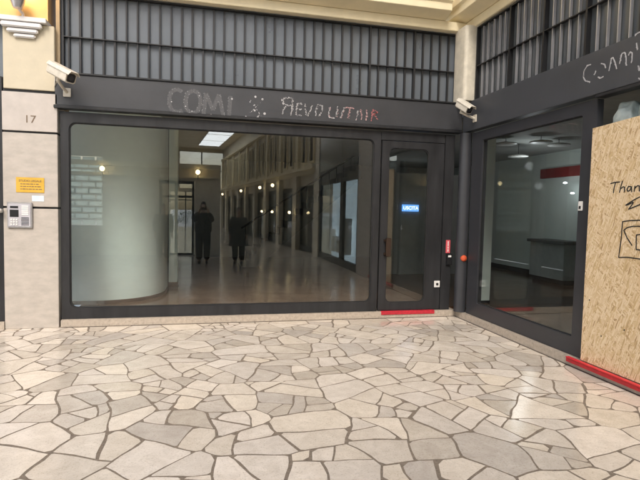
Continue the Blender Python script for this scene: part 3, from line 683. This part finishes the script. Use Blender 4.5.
MB().box(3.72,4.22,2.2,3.35,.2,.98).build('body', M['cabinet'], T, bevel=.006); MB().box(3.66,4.22,2.14,3.41,.985,1.05).build('top', M['stairgrey'], T, bevel=.006); MB().box(3.78,4.22,2.24,3.3,.1,.198).build('base', M['dark'], T)
iwall('dark skirting along the far wall of the right room', 4.2, 4.247, 3.45, 7, .1, .22, 'dark', 'skirting_board', 'skirting')
for k, (x, y, z, lab) in enumerate(((1.9,1.75,2.98,'flat white pendant disc nearest the corner inside the right room'),(2.35,1.3,2.98,'flat white pendant disc at the middle of three high lamps'),(2.9,1.5,2.98,'flat white pendant disc furthest from the right window'),(2.6,2.35,2.83,'wide white pendant disc hanging lower than the others'))):
    T = thing('pendant_lamp', lab, 'lamp', (x,y,z), 'white discs hanging in the right room')
    MB().lathe([(.03,.05),(.2,.02),(.21,0),(.19,-.012),(.01,-.014)], (x,y,z), 24).build('shade', M['white'], T, smooth=True); MB().tube([(x,y,z+.05),(x,y,3.1)], .006, 6).build('cord', M['black'], T)
for x, y, z, lab in ((4.0,2.62,2.33,'bright small spot lamp under the red fascia'),(4.1,2.5,2.1,'dim small spot lamp on the far wall of the right room'),(2.0,6.4,2.33,'small lit spot seen high through the glass door')):
    tag(MB().lathe([(.02,.03),(.04,.02),(.045,0),(.01,-.01)], (x,y,z), 14).build('spot_lamp', M['spot'], smooth=True), lab, 'spot lamp')
T = thing('exit_sign', 'small lit blue exit sign seen through the glass door', 'sign', (.9,4.2,1.7))
MB().box(.80,1.22,4.20,4.245,1.63,1.79).build('panel', M['exit'], T, bevel=.004)
put_text('USCITA', .115, Matrix.Translation((1.01,4.197,1.708)) @ FACE_F, M['exit_txt'], 'lettering', T, 1.0)
for p_, e_ in (((3.3,2.62,2.25),1.8),((2.6,2.0,2.6),2.6),((2.0,6.3,2.2),.9)):  # glow beside two spot lamps, plus a fill added to brighten the right room
    li = bpy.data.lights.new('spot_and_fill','POINT'); li.energy = e_; li.color = (.92,.97,1); li.shadow_soft_size = .08
    lo = bpy.data.objects.new('spot_and_fill', li); COL.objects.link(lo); lo.location = p_
# staircase rising to the right at the back of the shop
ST = thing('staircase', 'grey staircase with dark railing rising at the back of the shop', 'staircase', (-1.2,6.2,.1))
x0, z0, x1, z1 = -2.9, .1, .3, 2.85; n = 16
poly = [(x0,z0)]
for k in range(n): xa = x0+(x1-x0)*k/n; zz = z0+(z1-z0)*(k+1)/n; poly += [(xa,zz),(x0+(x1-x0)*(k+1)/n,zz)]
poly += [(x1,z1-.35),(x0+.4,z0)]
MB().prism(poly, 'y', 5.9, 7.1).build('flight', M['stairgrey'], ST)
MB().tube([(x0,5.94,z0+1.0),(x1,5.94,z1+1.0-.6)], .026, 8).build('handrail', M['ironbar'], ST)
for k in range(n):
    xa = x0+(x1-x0)*(k+.5)/n; zt = z0+1.0+(z1+.4-z0-1.0)*(k+.5)/n; MB().tube([(xa,5.94,z0+(z1-z0)*(k+1)/n),(xa,5.94,zt)], .012, 6).build('baluster', M['ironbar'], ST)

# ------------------------------------------------------------------ right wall behind the board (seen in reflection)
T = thing('wall_pier', 'pale plaster pier on the right wall beyond the chipboard', 'pier', (.2,-4.55,0))
MB().box(.0,.4,-5.1,-4.06,.0,4.34).build('shaft', M['travertine'], T, bevel=.005)
for k, (ya, yb, lit) in enumerate(((-6.75,-5.12,False),(-9.6,-6.8,True))):
    T = thing('neighbour_shop_window', ('dark shop window beyond the pale pier of the right wall','brightly lit shop window further along the right wall')[k], 'window', (.1,(ya+yb)/2,.0))
    MB().ring(rrect(ya,yb,.0,2.9,.002), rrect(ya+.12,yb-.12,.2,2.45,.02), PR, .03, .12).build('frame', M['paint'], T)
    MB().box(.07,.08,ya+.1,yb-.1,.18,2.47).build('glass', M['glass'], T)
    MB().box(.5,.55,ya,yb,.05,2.9).build('backdrop', M['display'] if lit else M['dark'], T)
    MB().box(.02,.14,ya,yb,2.905,4.34).build('upper_panel', M['frost_dark'], T)
    if lit:
        for j in range(4):
            yy = ya+.4+j*.62; MB().box(.22,.42,yy,yy+.4,.3,R.uniform(.7,1.5)).build('display_box', M['white'], T, bevel=.01)
T = iwall('short plaster return at the end of the right wall', 0, .4, -10.2, -9.62, 0, 4.34, 'hallwall', 'wall_pier', 'pier')

# ------------------------------------------------------------------ hall behind the viewer
BW = thing('hall_wall', 'beige hall wall with the street entrance behind the viewer', 'wall', (-8.5,-10.2,0))
bw = MB()
for x0, x1, z0, z1 in ((-13.2,-8.75,0,4.3),(-8.75,-7.05,0,.95),(-8.75,-7.05,3.2,4.3),(-7.05,-6.6,0,4.3),(-6.6,-5.3,0,3.05),(-5.3,-4.15,2.5,3.05),(-4.15,-3.3,0,3.05),(-13.2,-12.9,4.3,6.8),(-12.9,-6.6,6.45,6.8),(-6.75,-6.6,4.3,6.45),(-6.6,-4.98,3.05,6.8),(-4.98,.2,6.52,6.8)): bw.box(x0,x1,-10.45,-10.2,z0,z1)
bw.build('wall_face', M['hallwall'], BW)
MB().box(-13.2,-3.3,-10.19,-10.0,2.9,3.05).box(-13.2,-3.3,-10.19,-10.06,2.6,2.68).build('string_course', M['cornice'], BW)
MB().box(-12.9,-6.76,-10.33,-10.325,4.3,6.45).build('added_window_pane', M['glass_plain'], BW)  # high windows added out of view to send daylight onto the shop front
for k in range(1,6): MB().box(-12.9+k*1.075-.03,-12.9+k*1.075+.03,-10.36,-10.30,4.3,6.45).build('added_window_mullion', M['paint'], BW)
lw = MB().box(-13.4,-13.2,-10.45,.45,0,.8).box(-13.4,-13.2,-10.45,-9.6,.8,6.8).box(-13.4,-13.2,-1.2,.45,.8,6.8).box(-13.4,-13.2,-9.6,-1.2,6.2,6.8)  # wide opening made in this unseen wall so light enters from the left
tag(lw.build('hall_wall', M['hallwall']), 'unseen beige wall on the left of the hall, opened to let daylight in', 'wall')
EN = thing('entrance_door', 'glazed street entrance with dark frame behind the viewer', 'door', (-5.07,-10.3,0))
MB().ring(rrect(-5.29,-4.16,.0,2.495,.002), rrect(-5.21,-4.24,.06,2.40,.002), PF, -10.36, -10.28).build('frame', M['paint'], EN)
MB().box(-5.22,-4.23,-10.35,-10.29,1.93,2.01).box(-4.80,-4.71,-10.35,-10.29,.07,2.41).build('mullion', M['paint'], EN)
MB().box(-5.22,-4.23,-10.325,-10.318,.06,2.41).build('glass', M['glass_plain'], EN)
GB = thing('grid_window', 'tall brick patterned glass block window behind the viewer', 'window', (-7.9,-10.3,.95))
gb = MB(); lead = MB()
for r in range(11):
    z0 = .955+r*.204; off = .0 if r%2 else -.21
    xa = -8.745+off
    while xa < -7.06:
        a, b = max(xa,-8.745)+.03, min(xa+.42,-7.055)-.03
        if b-a > .03: gb.box(a,b,-10.36,-10.30,z0+.03,z0+.174)
        xa += .42
fm = bpy.data.materials.new('glass block'); n, l, b_ = nodes_of(fm); b_.inputs['Base Color'].default_value = (.85,.93,.93,1); b_.inputs['Roughness'].default_value = .3; b_.inputs['Transmission Weight'].default_value = 0
n.remove(b_); tl = n.new('ShaderNodeBsdfTranslucent'); tl.inputs[0].default_value = (.80,.90,.90,1); l.new(tl.outputs[0], n['Material Output'].inputs[0])
gb.build('glass_blocks', fm, GB)
jm = MB()
for r in range(12): jm.box(-8.745,-7.055,-10.35,-10.31,.955+r*.204-.011,.955+r*.204+.011)
jm.build('joints', M['hallwall'], GB)
tag(MB().box(-13.4,-6.8,-16.0,-15.9,-.01,.0).build('kerb', M['pavement']), 'pale street kerb outside the entrance', 'kerb')
# street outside: hedge and pale house
hm = MB()
for k in range(5200):
    x = R.uniform(-18,4); y = R.uniform(-47.2,-45.4); z = R.uniform(0,1.15+.3*math.sin(x*2.1)); s_ = R.uniform(.06,.13); a = R.uniform(0,PI); t_ = R.uniform(-1,1)
    dx, dy, dz = math.cos(a)*s_, math.sin(a)*s_, t_*s_
    hm.add([(x-dx,y-dy,z-dz),(x+dy*.5,y-dx*.5,z),(x+dx,y+dy,z+dz),(x-dy*.5,y+dx*.5,z+.02)], [(0,1,2,3)])
tag(hm.build('hedge', M['leaf']), 'green hedge across the street outside the entrance', 'hedge')
T = thing('house', 'pale house across the street outside the entrance', 'house', (-30,-65,0))
MB().box(-46,-17,-67.2,-64.0,-.01,7).build('wall', M['creamstone'], T)
for k in range(8): MB().box(-35.5+k*2.8,-34.2+k*2.8,-63.99,-63.9,3.2,5).build('window', M['dark'], T)

# skewed arcade running away behind the viewer
A0 = Vector((0.0,-10.2,0)); A1 = Vector((-2.5,-35.5,0)); ad = (A1-A0); AL = ad.length; ang = math.atan2(ad.y, ad.x)
TF = Matrix.Translation(A0) @ Matrix.Rotation(ang, 4, 'Z')          # local x: along the arcade, local y>0: away from the walkway (to the east)
AF = thing('arcade_facade', 'long cream arcade facade with tall upper windows and lamps behind the viewer', 'facade', A0)
MB(TF).box(0,AL,.22,.5,2.55,6.5).build('wall_face', M['hallwall'], AF)
MB(TF).box(0,AL,.6,.7,0,2.6).build('ground_wall', M['dark'], AF)
MB(TF).box(0,AL,.0,.5,2.95,3.1).box(0,AL,-.12,.5,3.101,3.2).box(0,AL,.0,.5,5.5,5.62).build('string_course', M['cornice'], AF)
nb_ = 9
for k in range(nb_+1):
    u = k*AL/nb_; MB(TF).box(u-.28,u+.28,.03,.55,0,2.945).build('pier', M['hallwall'], AF)
    MB(TF).box(u-.16,u+.16,.1,.5,3.205,5.495).build('pilaster', M['cornice'], AF)
for k in range(nb_):
    u = k*AL/nb_
    f = MB(TF).ring(rrect(u+.29,u+AL/nb_-.29,.02,2.5,.01), rrect(u+.4,u+AL/nb_-.4,.2,2.35,.01), lambda a, b, d: (a,d,b), .2, .3).build('shop_frame', M['paint'], AF)
    MB(TF).box(u+.3,u+AL/nb_-.3,.24,.25,.1,2.4).build('pane', M['glass'], f)
    for q in (.75,1.75):
        f = MB(TF).ring(rrect(u+q,u+q+.55,3.4,5.2,.005), rrect(u+q+.06,u+q+.49,3.46,5.14,.005), lambda a, b, d: (a,d,b), .15, .219).build('window', M['cornice'], AF)
        MB(TF).box(u+q+.05,u+q+.5,.195,.205,3.45,5.15).build('pane', M['paint_blue'], f)
TF2 = TF @ Matrix.Translation((0,-4.7,0))
W2 = thing('arcade_facade', 'plain beige facade on the other side of the arcade', 'facade', TF2 @ Vector((0,0,0)))
MB(TF2).box(.35,AL,-.4,-.1,2.95,6.5).build('wall_face', M['hallwall'], W2)
MB(TF2).box(.35,AL,-.1,.05,2.95,3.15).build('string_course', M['cornice'], W2)
for k in range(7):
    u = 1.5+k*3.4; MB(TF2).box(u+2.6,u+2.95,-.42,-.08,-.01,2.948).build('pier', M['hallwall'], W2); MB(TF2).box(u+.3,u+1.6,-.098,-.07,3.5,5.0).build('window', M['paint_blue'], W2)
EW = thing('arcade_end_wall', 'beige end wall of the arcade with a tall window added to bring in daylight', 'wall', A1)
MB(TF).box(AL,AL+.3,-5.2,.6,2.9,3.2).box(AL,AL+.3,.2,.6,-.01,2.9).box(AL,AL+.3,-5.2,-3.3,3.2,6.5).box(AL,AL+.3,.2,.6,3.2,6.5).box(AL,AL+.3,-3.3,.2,6.2,6.5).build('wall_face', M['hallwall'], EW)
MB(TF).box(AL+.1,AL+.106,-3.3,.2,3.2,6.2).build('pane', M['glass_plain'], EW)  # window and the glass doors below added so daylight brightens the arcade
MB(TF).box(AL+.1,AL+.106,-5.1,.2,.02,2.9).build('door_pane', M['glass_plain'], EW)
MB(TF).box(AL+.08,AL+.13,-1.35,-1.27,0,2.9).box(AL+.08,AL+.13,-2.85,-2.77,0,2.9).box(AL+.08,AL+.13,-4.35,-4.27,0,2.9).box(AL+.08,AL+.13,-5.1,.2,2.2,2.27).build('door_frame', M['paint'], EW)
MB(TF).box(AL+.08,AL+.13,-1.6,-1.5,3.2,6.2).box(AL+.08,AL+.13,-3.3,.2,4.65,4.75).build('mullion', M['paint'], EW)
# glazed roofs; openings out of view are sized to light hall and arcade
def glazed_roof(name, label, tf, x0, x1, y0, y1, z, openings, pane, thick=.25):
    T = thing(name, label, 'roof', tf @ Vector(((x0+x1)/2,(y0+y1)/2,z)))
    xs = sorted({x0,x1}|{v for o in openings for v in o[:2]}); ys = sorted({y0,y1}|{v for o in openings for v in o[2:4]})
    mb = MB(tf)
    for xa, xb in zip(xs,xs[1:]):
        for ya, yb in zip(ys,ys[1:]):
            if not any(o[0] <= xa and xb <= o[1] and o[2] <= ya and yb <= o[3] for o in openings): mb.box(xa,xb,ya,yb,z,z+thick)
    mb.build('slab', M['cornice'], T)
    for o in openings:
        MB(tf).box(o[0],o[1],o[2],o[3],z+.16,z+.165).build('skylight_pane', pane, T)
        bars = MB(tf); nx = max(1,round((o[1]-o[0])/1.1)); ny = max(1,round((o[3]-o[2])/1.1))
        for i in range(1,nx): xx = o[0]+(o[1]-o[0])*i/nx; bars.box(xx-.025,xx+.025,o[2],o[3],z+.06,z+.155)
        for i in range(1,ny): yy = o[2]+(o[3]-o[2])*i/ny; bars.box(o[0],o[1],yy-.025,yy+.025,z+.08,z+.154)
        if nx > 1 or ny > 1: bars.build('glazing_bars', M['whitemould'], T)
    return T
I4 = Matrix.Identity(4)
glazed_roof('glazed_roof', 'large glazed roof over the hall above the viewer', I4, -13.4, .5, -10.45, .5, 6.8, [(-12.9,-.6,-10.15,-1.0)], M['milk_glass'])
glazed_roof('glazed_roof', 'arcade roof with a row of skylight panels behind the viewer', TF, .3, AL+.3, -5.2, .6, 6.51, [(1+k*2.5,3.2+k*2.5,-3.85,-.15) for k in range(5)], M['glass_plain'])
for k in range(3):  # panels made to glow in place of skylights, also brightening the arcade
    u = 13.4+k*3.15; T = thing('glowing_skylight', ('glowing white panel standing in for the arcade skylight nearest to the shop','glowing white panel standing in for the middle skylight of the arcade row','glowing white panel standing in for the skylight furthest down the arcade')[k], 'glowing skylight panel', TF @ Vector((u+1.5,-1.28,6.4)), 'glowing skylight stand-ins in the arcade')
    MB(TF).box(u,u+2.95,-2.1,-.46,6.42,6.505).build('frame', M['whitemould'], T); MB(TF).box(u+.06,u+2.89,-2.04,-.52,6.40,6.418).build('diffuser', M['panel'], T)
# globe lamps in the arcade
def globe(c, label, wall_pt, k=.8):
    T = thing('globe_lamp', label, 'lamp', c, 'lit globe lamps in the arcade behind the viewer')
    MB().lathe([(.03*k,-.10*k),(.08*k,-.06*k),(.1*k,0),(.08*k,.06*k),(.03*k,.10*k)], c, 18).build('globe', M['lamp'], T, smooth=True)
    MB().tube([wall_pt, (Vector(c)+Vector(wall_pt))/2-Vector((0,0,.15)), Vector(c)-Vector((0,0,.1))], .014, 8).build('bracket', M['ironbar'], T)
for k in (2,3,5,8):
    u = k*AL/nb_; c = TF @ Vector((u,-.22,2.72)); globe(c, 'lit globe lamp on a pier of the arcade behind the viewer', TF @ Vector((u,.03,2.6)))
for u in (2.83,5.9,8.2): globe(TF @ Vector((u,-.16,1.5)), 'small lit globe lamp low on the arcade piers behind the viewer', TF @ Vector((u,.03,1.4)), .6)
for x in (-4.05,-7.0): globe((x,-10.0+.1,2.78), 'lit globe lamp on the entrance wall behind the viewer', (x,-10.2,2.62))

# ------------------------------------------------------------------ people (seen only as reflections)
def skin_mesh(name, V, Ed, m, parent, sub=2):
    """V: list of (pos, radius); Ed: edges"""
    me = bpy.data.meshes.new(name); me.from_pydata([v[0] for v in V], Ed, [])
    o = bpy.data.objects.new(name, me); COL.objects.link(o)
    md = o.modifiers.new('skin', 'SKIN'); md.use_smooth_shade = True
    lay = me.skin_vertices[0]
    for i, v in enumerate(V):
        r = v[1]; lay.data[i].radius = r if isinstance(r, tuple) else (r, r); lay.data[i].use_root = (i == 0)
    o.modifiers.new('sub', 'SUBSURF').levels = sub
    dg = bpy.context.evaluated_depsgraph_get(); dg.update()
    out = bpy.data.meshes.new_from_object(o.evaluated_get(dg)); bpy.data.objects.remove(o); out.name = name
    out.materials.clear(); out.materials.append(m)
    return out
def person(label, loc, rz, h, arms, coat_m, long_coat=False, legs=.0):
    s = h/1.75; T = thing('person', label, 'person', loc); T.rotation_euler.z = rz
    def add(name, V, E_, m, sub=2, par=T):
        me = skin_mesh(name, [((p[0]*s,p[1]*s,p[2]*s), (tuple(q*s for q in r) if isinstance(r,tuple) else r*s)) for p, r in V], E_, m, T, sub)
        o = bpy.data.objects.new(name, me); COL.objects.link(o); o.parent = par; return o
    V = [((0,0,.95),.125),((0,.0,1.12),.115),((0,.0,1.3),.13),((0,0,1.43),.09),((0,.0,1.52),.052),((0,.012,1.58),.066),((0,.012,1.655),(.078,.092)),((0,.0,1.71),.058),((0,.112,1.63),.012)]
    E_ = [(0,1),(1,2),(2,3),(3,4),(4,5),(5,6),(6,7),(6,8)]
    for sg in (-1,1):
        b = len(V); fy = legs*sg
        V += [((sg*.09,0,.86),.095),((sg*.10,fy*.5+.02,.5),.062),((sg*.10,fy,.1),.042),((sg*.105,fy+.10,.045),.036),((sg*.108,fy+.17,.035),.028)]
        E_ += [(0,b),(b,b+1),(b+1,b+2),(b+2,b+3),(b+3,b+4)]
        sh = len(V); el, wr = arms[sg]
        d = (Vector(wr)-Vector(el)).normalized()
        V += [((sg*.17,0,1.40),.058),(el,.042),(wr,.029)]; E_ += [(2,sh),(sh,sh+1),(sh+1,sh+2)]
        pm = Vector(wr)+d*.07; V.append((tuple(pm),(.034,.02))); E_.append((sh+2,sh+3))
        side = d.cross(Vector((0,1,.2))).normalized()
        if side.length < .1: side = Vector((1,0,0))
        nrm = side.cross(d)
        for k, ln in enumerate((.062,.075,.07,.052)):
            q = len(V); off = side*(k-1.5)*.019
            V += [(tuple(pm+off+d*.03),.0085),(tuple(pm+off+d*(.03+ln*.5)+nrm*.008),.008),(tuple(pm+off+d*(.03+ln)+nrm*.026),.0065)]; E_ += [(sh+3,q),(q,q+1),(q+1,q+2)]
        q = len(V); V += [(tuple(Vector(wr)+d*.045-side*.04),.010),(tuple(Vector(wr)+d*.085-side*.058),.008)]; E_ += [(sh+3,q),(q,q+1)]
    body = add('body', V, E_, M['skin'])
    J = [((0,0,.80),(.30,.18)),((0,.0,1.1),(.26,.18)),((0,.0,1.28),(.25,.17)),((0,0,1.44),(.12,.10))]; JE = [(0,1),(1,2),(2,3)]
    for sg in (-1,1):
        b = len(J); el, wr = arms[sg]; J += [((sg*.20,0,1.38),.10),(el,.08),(tuple(Vector(el).lerp(Vector(wr),.95)),.045)]; JE += [(2,b),(b,b+1),(b+1,b+2)]
    if long_coat: J = J+[((0,.0,.58),(.42,.24))]; JE = JE+[(0,len(J)-1)]
    add('coat' if long_coat else 'jacket', J, JE, coat_m)
    tv = [((0,0,.93),(.15,.11))]; te = []
    for sg in (-1,1):
        b = len(tv); fy = legs*sg; tv += [((sg*.10,0,.84),.135),((sg*.11,fy*.5+.02,.5),.105),((sg*.105,fy,.09),.09)]; te += [(0,b),(b,b+1),(b+1,b+2)]
    add('trousers', tv, te, M['trouser'])
    for sg in (-1,1): add('shoe', [((sg*.10,legs*sg-.05,.05),.05),((sg*.105,legs*sg+.08,.04),.048),((sg*.108,legs*sg+.19,.03),.034)], [(0,1),(1,2)], M['shoe'])
    add('hair', [((0,-.03,1.70),.075),((0,-.05,1.64),.072),((0,-.05,1.57),.045),((0,.04,1.735),.045)], [(0,1),(1,2),(0,3)], M['hair'])
    for sg in (-1,1):
        e = MB().lathe([(.003,-.010),(.009,-.005),(.011,0),(.009,.005),(.003,.010)], (sg*.032*s,.088*s,1.655*s), 10).build('eye', M['white'], None, smooth=True); e.parent = T
        e = MB().lathe([(.004,-.025),(.012,-.015),(.014,0),(.012,.02),(.004,.03)], (sg*.083*s,0,1.635*s), 10).build('ear', M['skin'], None, smooth=True); e.parent = T
    e = MB().box(-.024*s,.024*s,.082*s,.094*s,1.585*s,1.595*s).build('mouth', M['orange'], None, bevel=.003); e.parent = T
    return T
down = {-1:((-.25,-.02,1.13),(-.25,.06,.88)), 1:((.25,-.02,1.13),(.25,.06,.88))}
hold = {-1:((-.24,.12,1.22),(-.11,.36,1.50)), 1:((.24,.12,1.22),(.13,.36,1.50))}
person('photographer in a dark jacket raising a phone in front of the shop', (-3.86,-7.62,0), 0, 1.76, hold, M['jacket'])
person('person in a long charcoal coat standing right of the photographer', (-2.85,-7.55,0), .15, 1.63, down, M['coat'], True, .03)
person('person in a dark jacket standing left of the photographer near the entrance', (-5.0,-8.05,0), -.3, 1.68, down, M['jacket'], False, .06)
ph = thing('phone', 'black phone held up by the photographer', 'phone', (-3.85,-7.16,1.56))
MB().box(-3.93,-3.77,-7.165,-7.157,1.545,1.62).build('phone_body', M['black'], ph, bevel=.003)

# ------------------------------------------------------------------ light, sky, camera
SUN_EL, SUN_AZ = math.radians(48), math.radians(200)      # azimuth measured from +y towards +x
w = bpy.data.worlds.new('World'); sc.world = w; w.use_nodes = True
n, l = w.node_tree.nodes, w.node_tree.links
sky = n.new('ShaderNodeTexSky'); sky.sky_type = 'NISHITA'; sky.sun_disc = False; sky.sun_elevation = SUN_EL; sky.sun_rotation = SUN_AZ; sky.air_density = 1.0; sky.dust_density = 3.5; sky.ozone_density = .6
l.new(sky.outputs[0], n['Background'].inputs[0]); n['Background'].inputs[1].default_value = .15
su = bpy.data.lights.new('sun', 'SUN'); su.energy = 1.1; su.angle = math.radians(20); su.color = (1,.98,.95)
so = bpy.data.objects.new('sun', su); COL.objects.link(so)
sd = Vector((math.sin(SUN_AZ)*math.cos(SUN_EL), math.cos(SUN_AZ)*math.cos(SUN_EL), math.sin(SUN_EL)))
so.rotation_euler = sd.to_track_quat('Z','Y').to_euler(); so.location = (-4,-5,12)
cd = bpy.data.cameras.new('camera'); cam = bpy.data.objects.new('camera', cd); COL.objects.link(cam)
cd.sensor_fit = 'HORIZONTAL'; cd.sensor_width = 36; cd.lens = FPX/640*36; cd.clip_start = .02; cd.clip_end = 1500
cam.matrix_world = Matrix(((CR.x,CU.x,-CF.x,CAM.x),(CR.y,CU.y,-CF.y,CAM.y),(CR.z,CU.z,-CF.z,CAM.z),(0,0,0,1)))
sc.camera = cam
sc.view_settings.view_transform = 'Standard'; sc.view_settings.look = 'None'; sc.view_settings.gamma = 1; sc.view_settings.use_curve_mapping = False
sc.view_settings.exposure = 1.36
sc.cycles.use_denoising = True
sc.cycles.max_bounces = 10; sc.cycles.diffuse_bounces = 6; sc.cycles.glossy_bounces = 5; sc.cycles.transparent_max_bounces = 24
sc.cycles.sample_clamp_indirect = 8; sc.cycles.caustics_reflective = False; sc.cycles.caustics_refractive = False
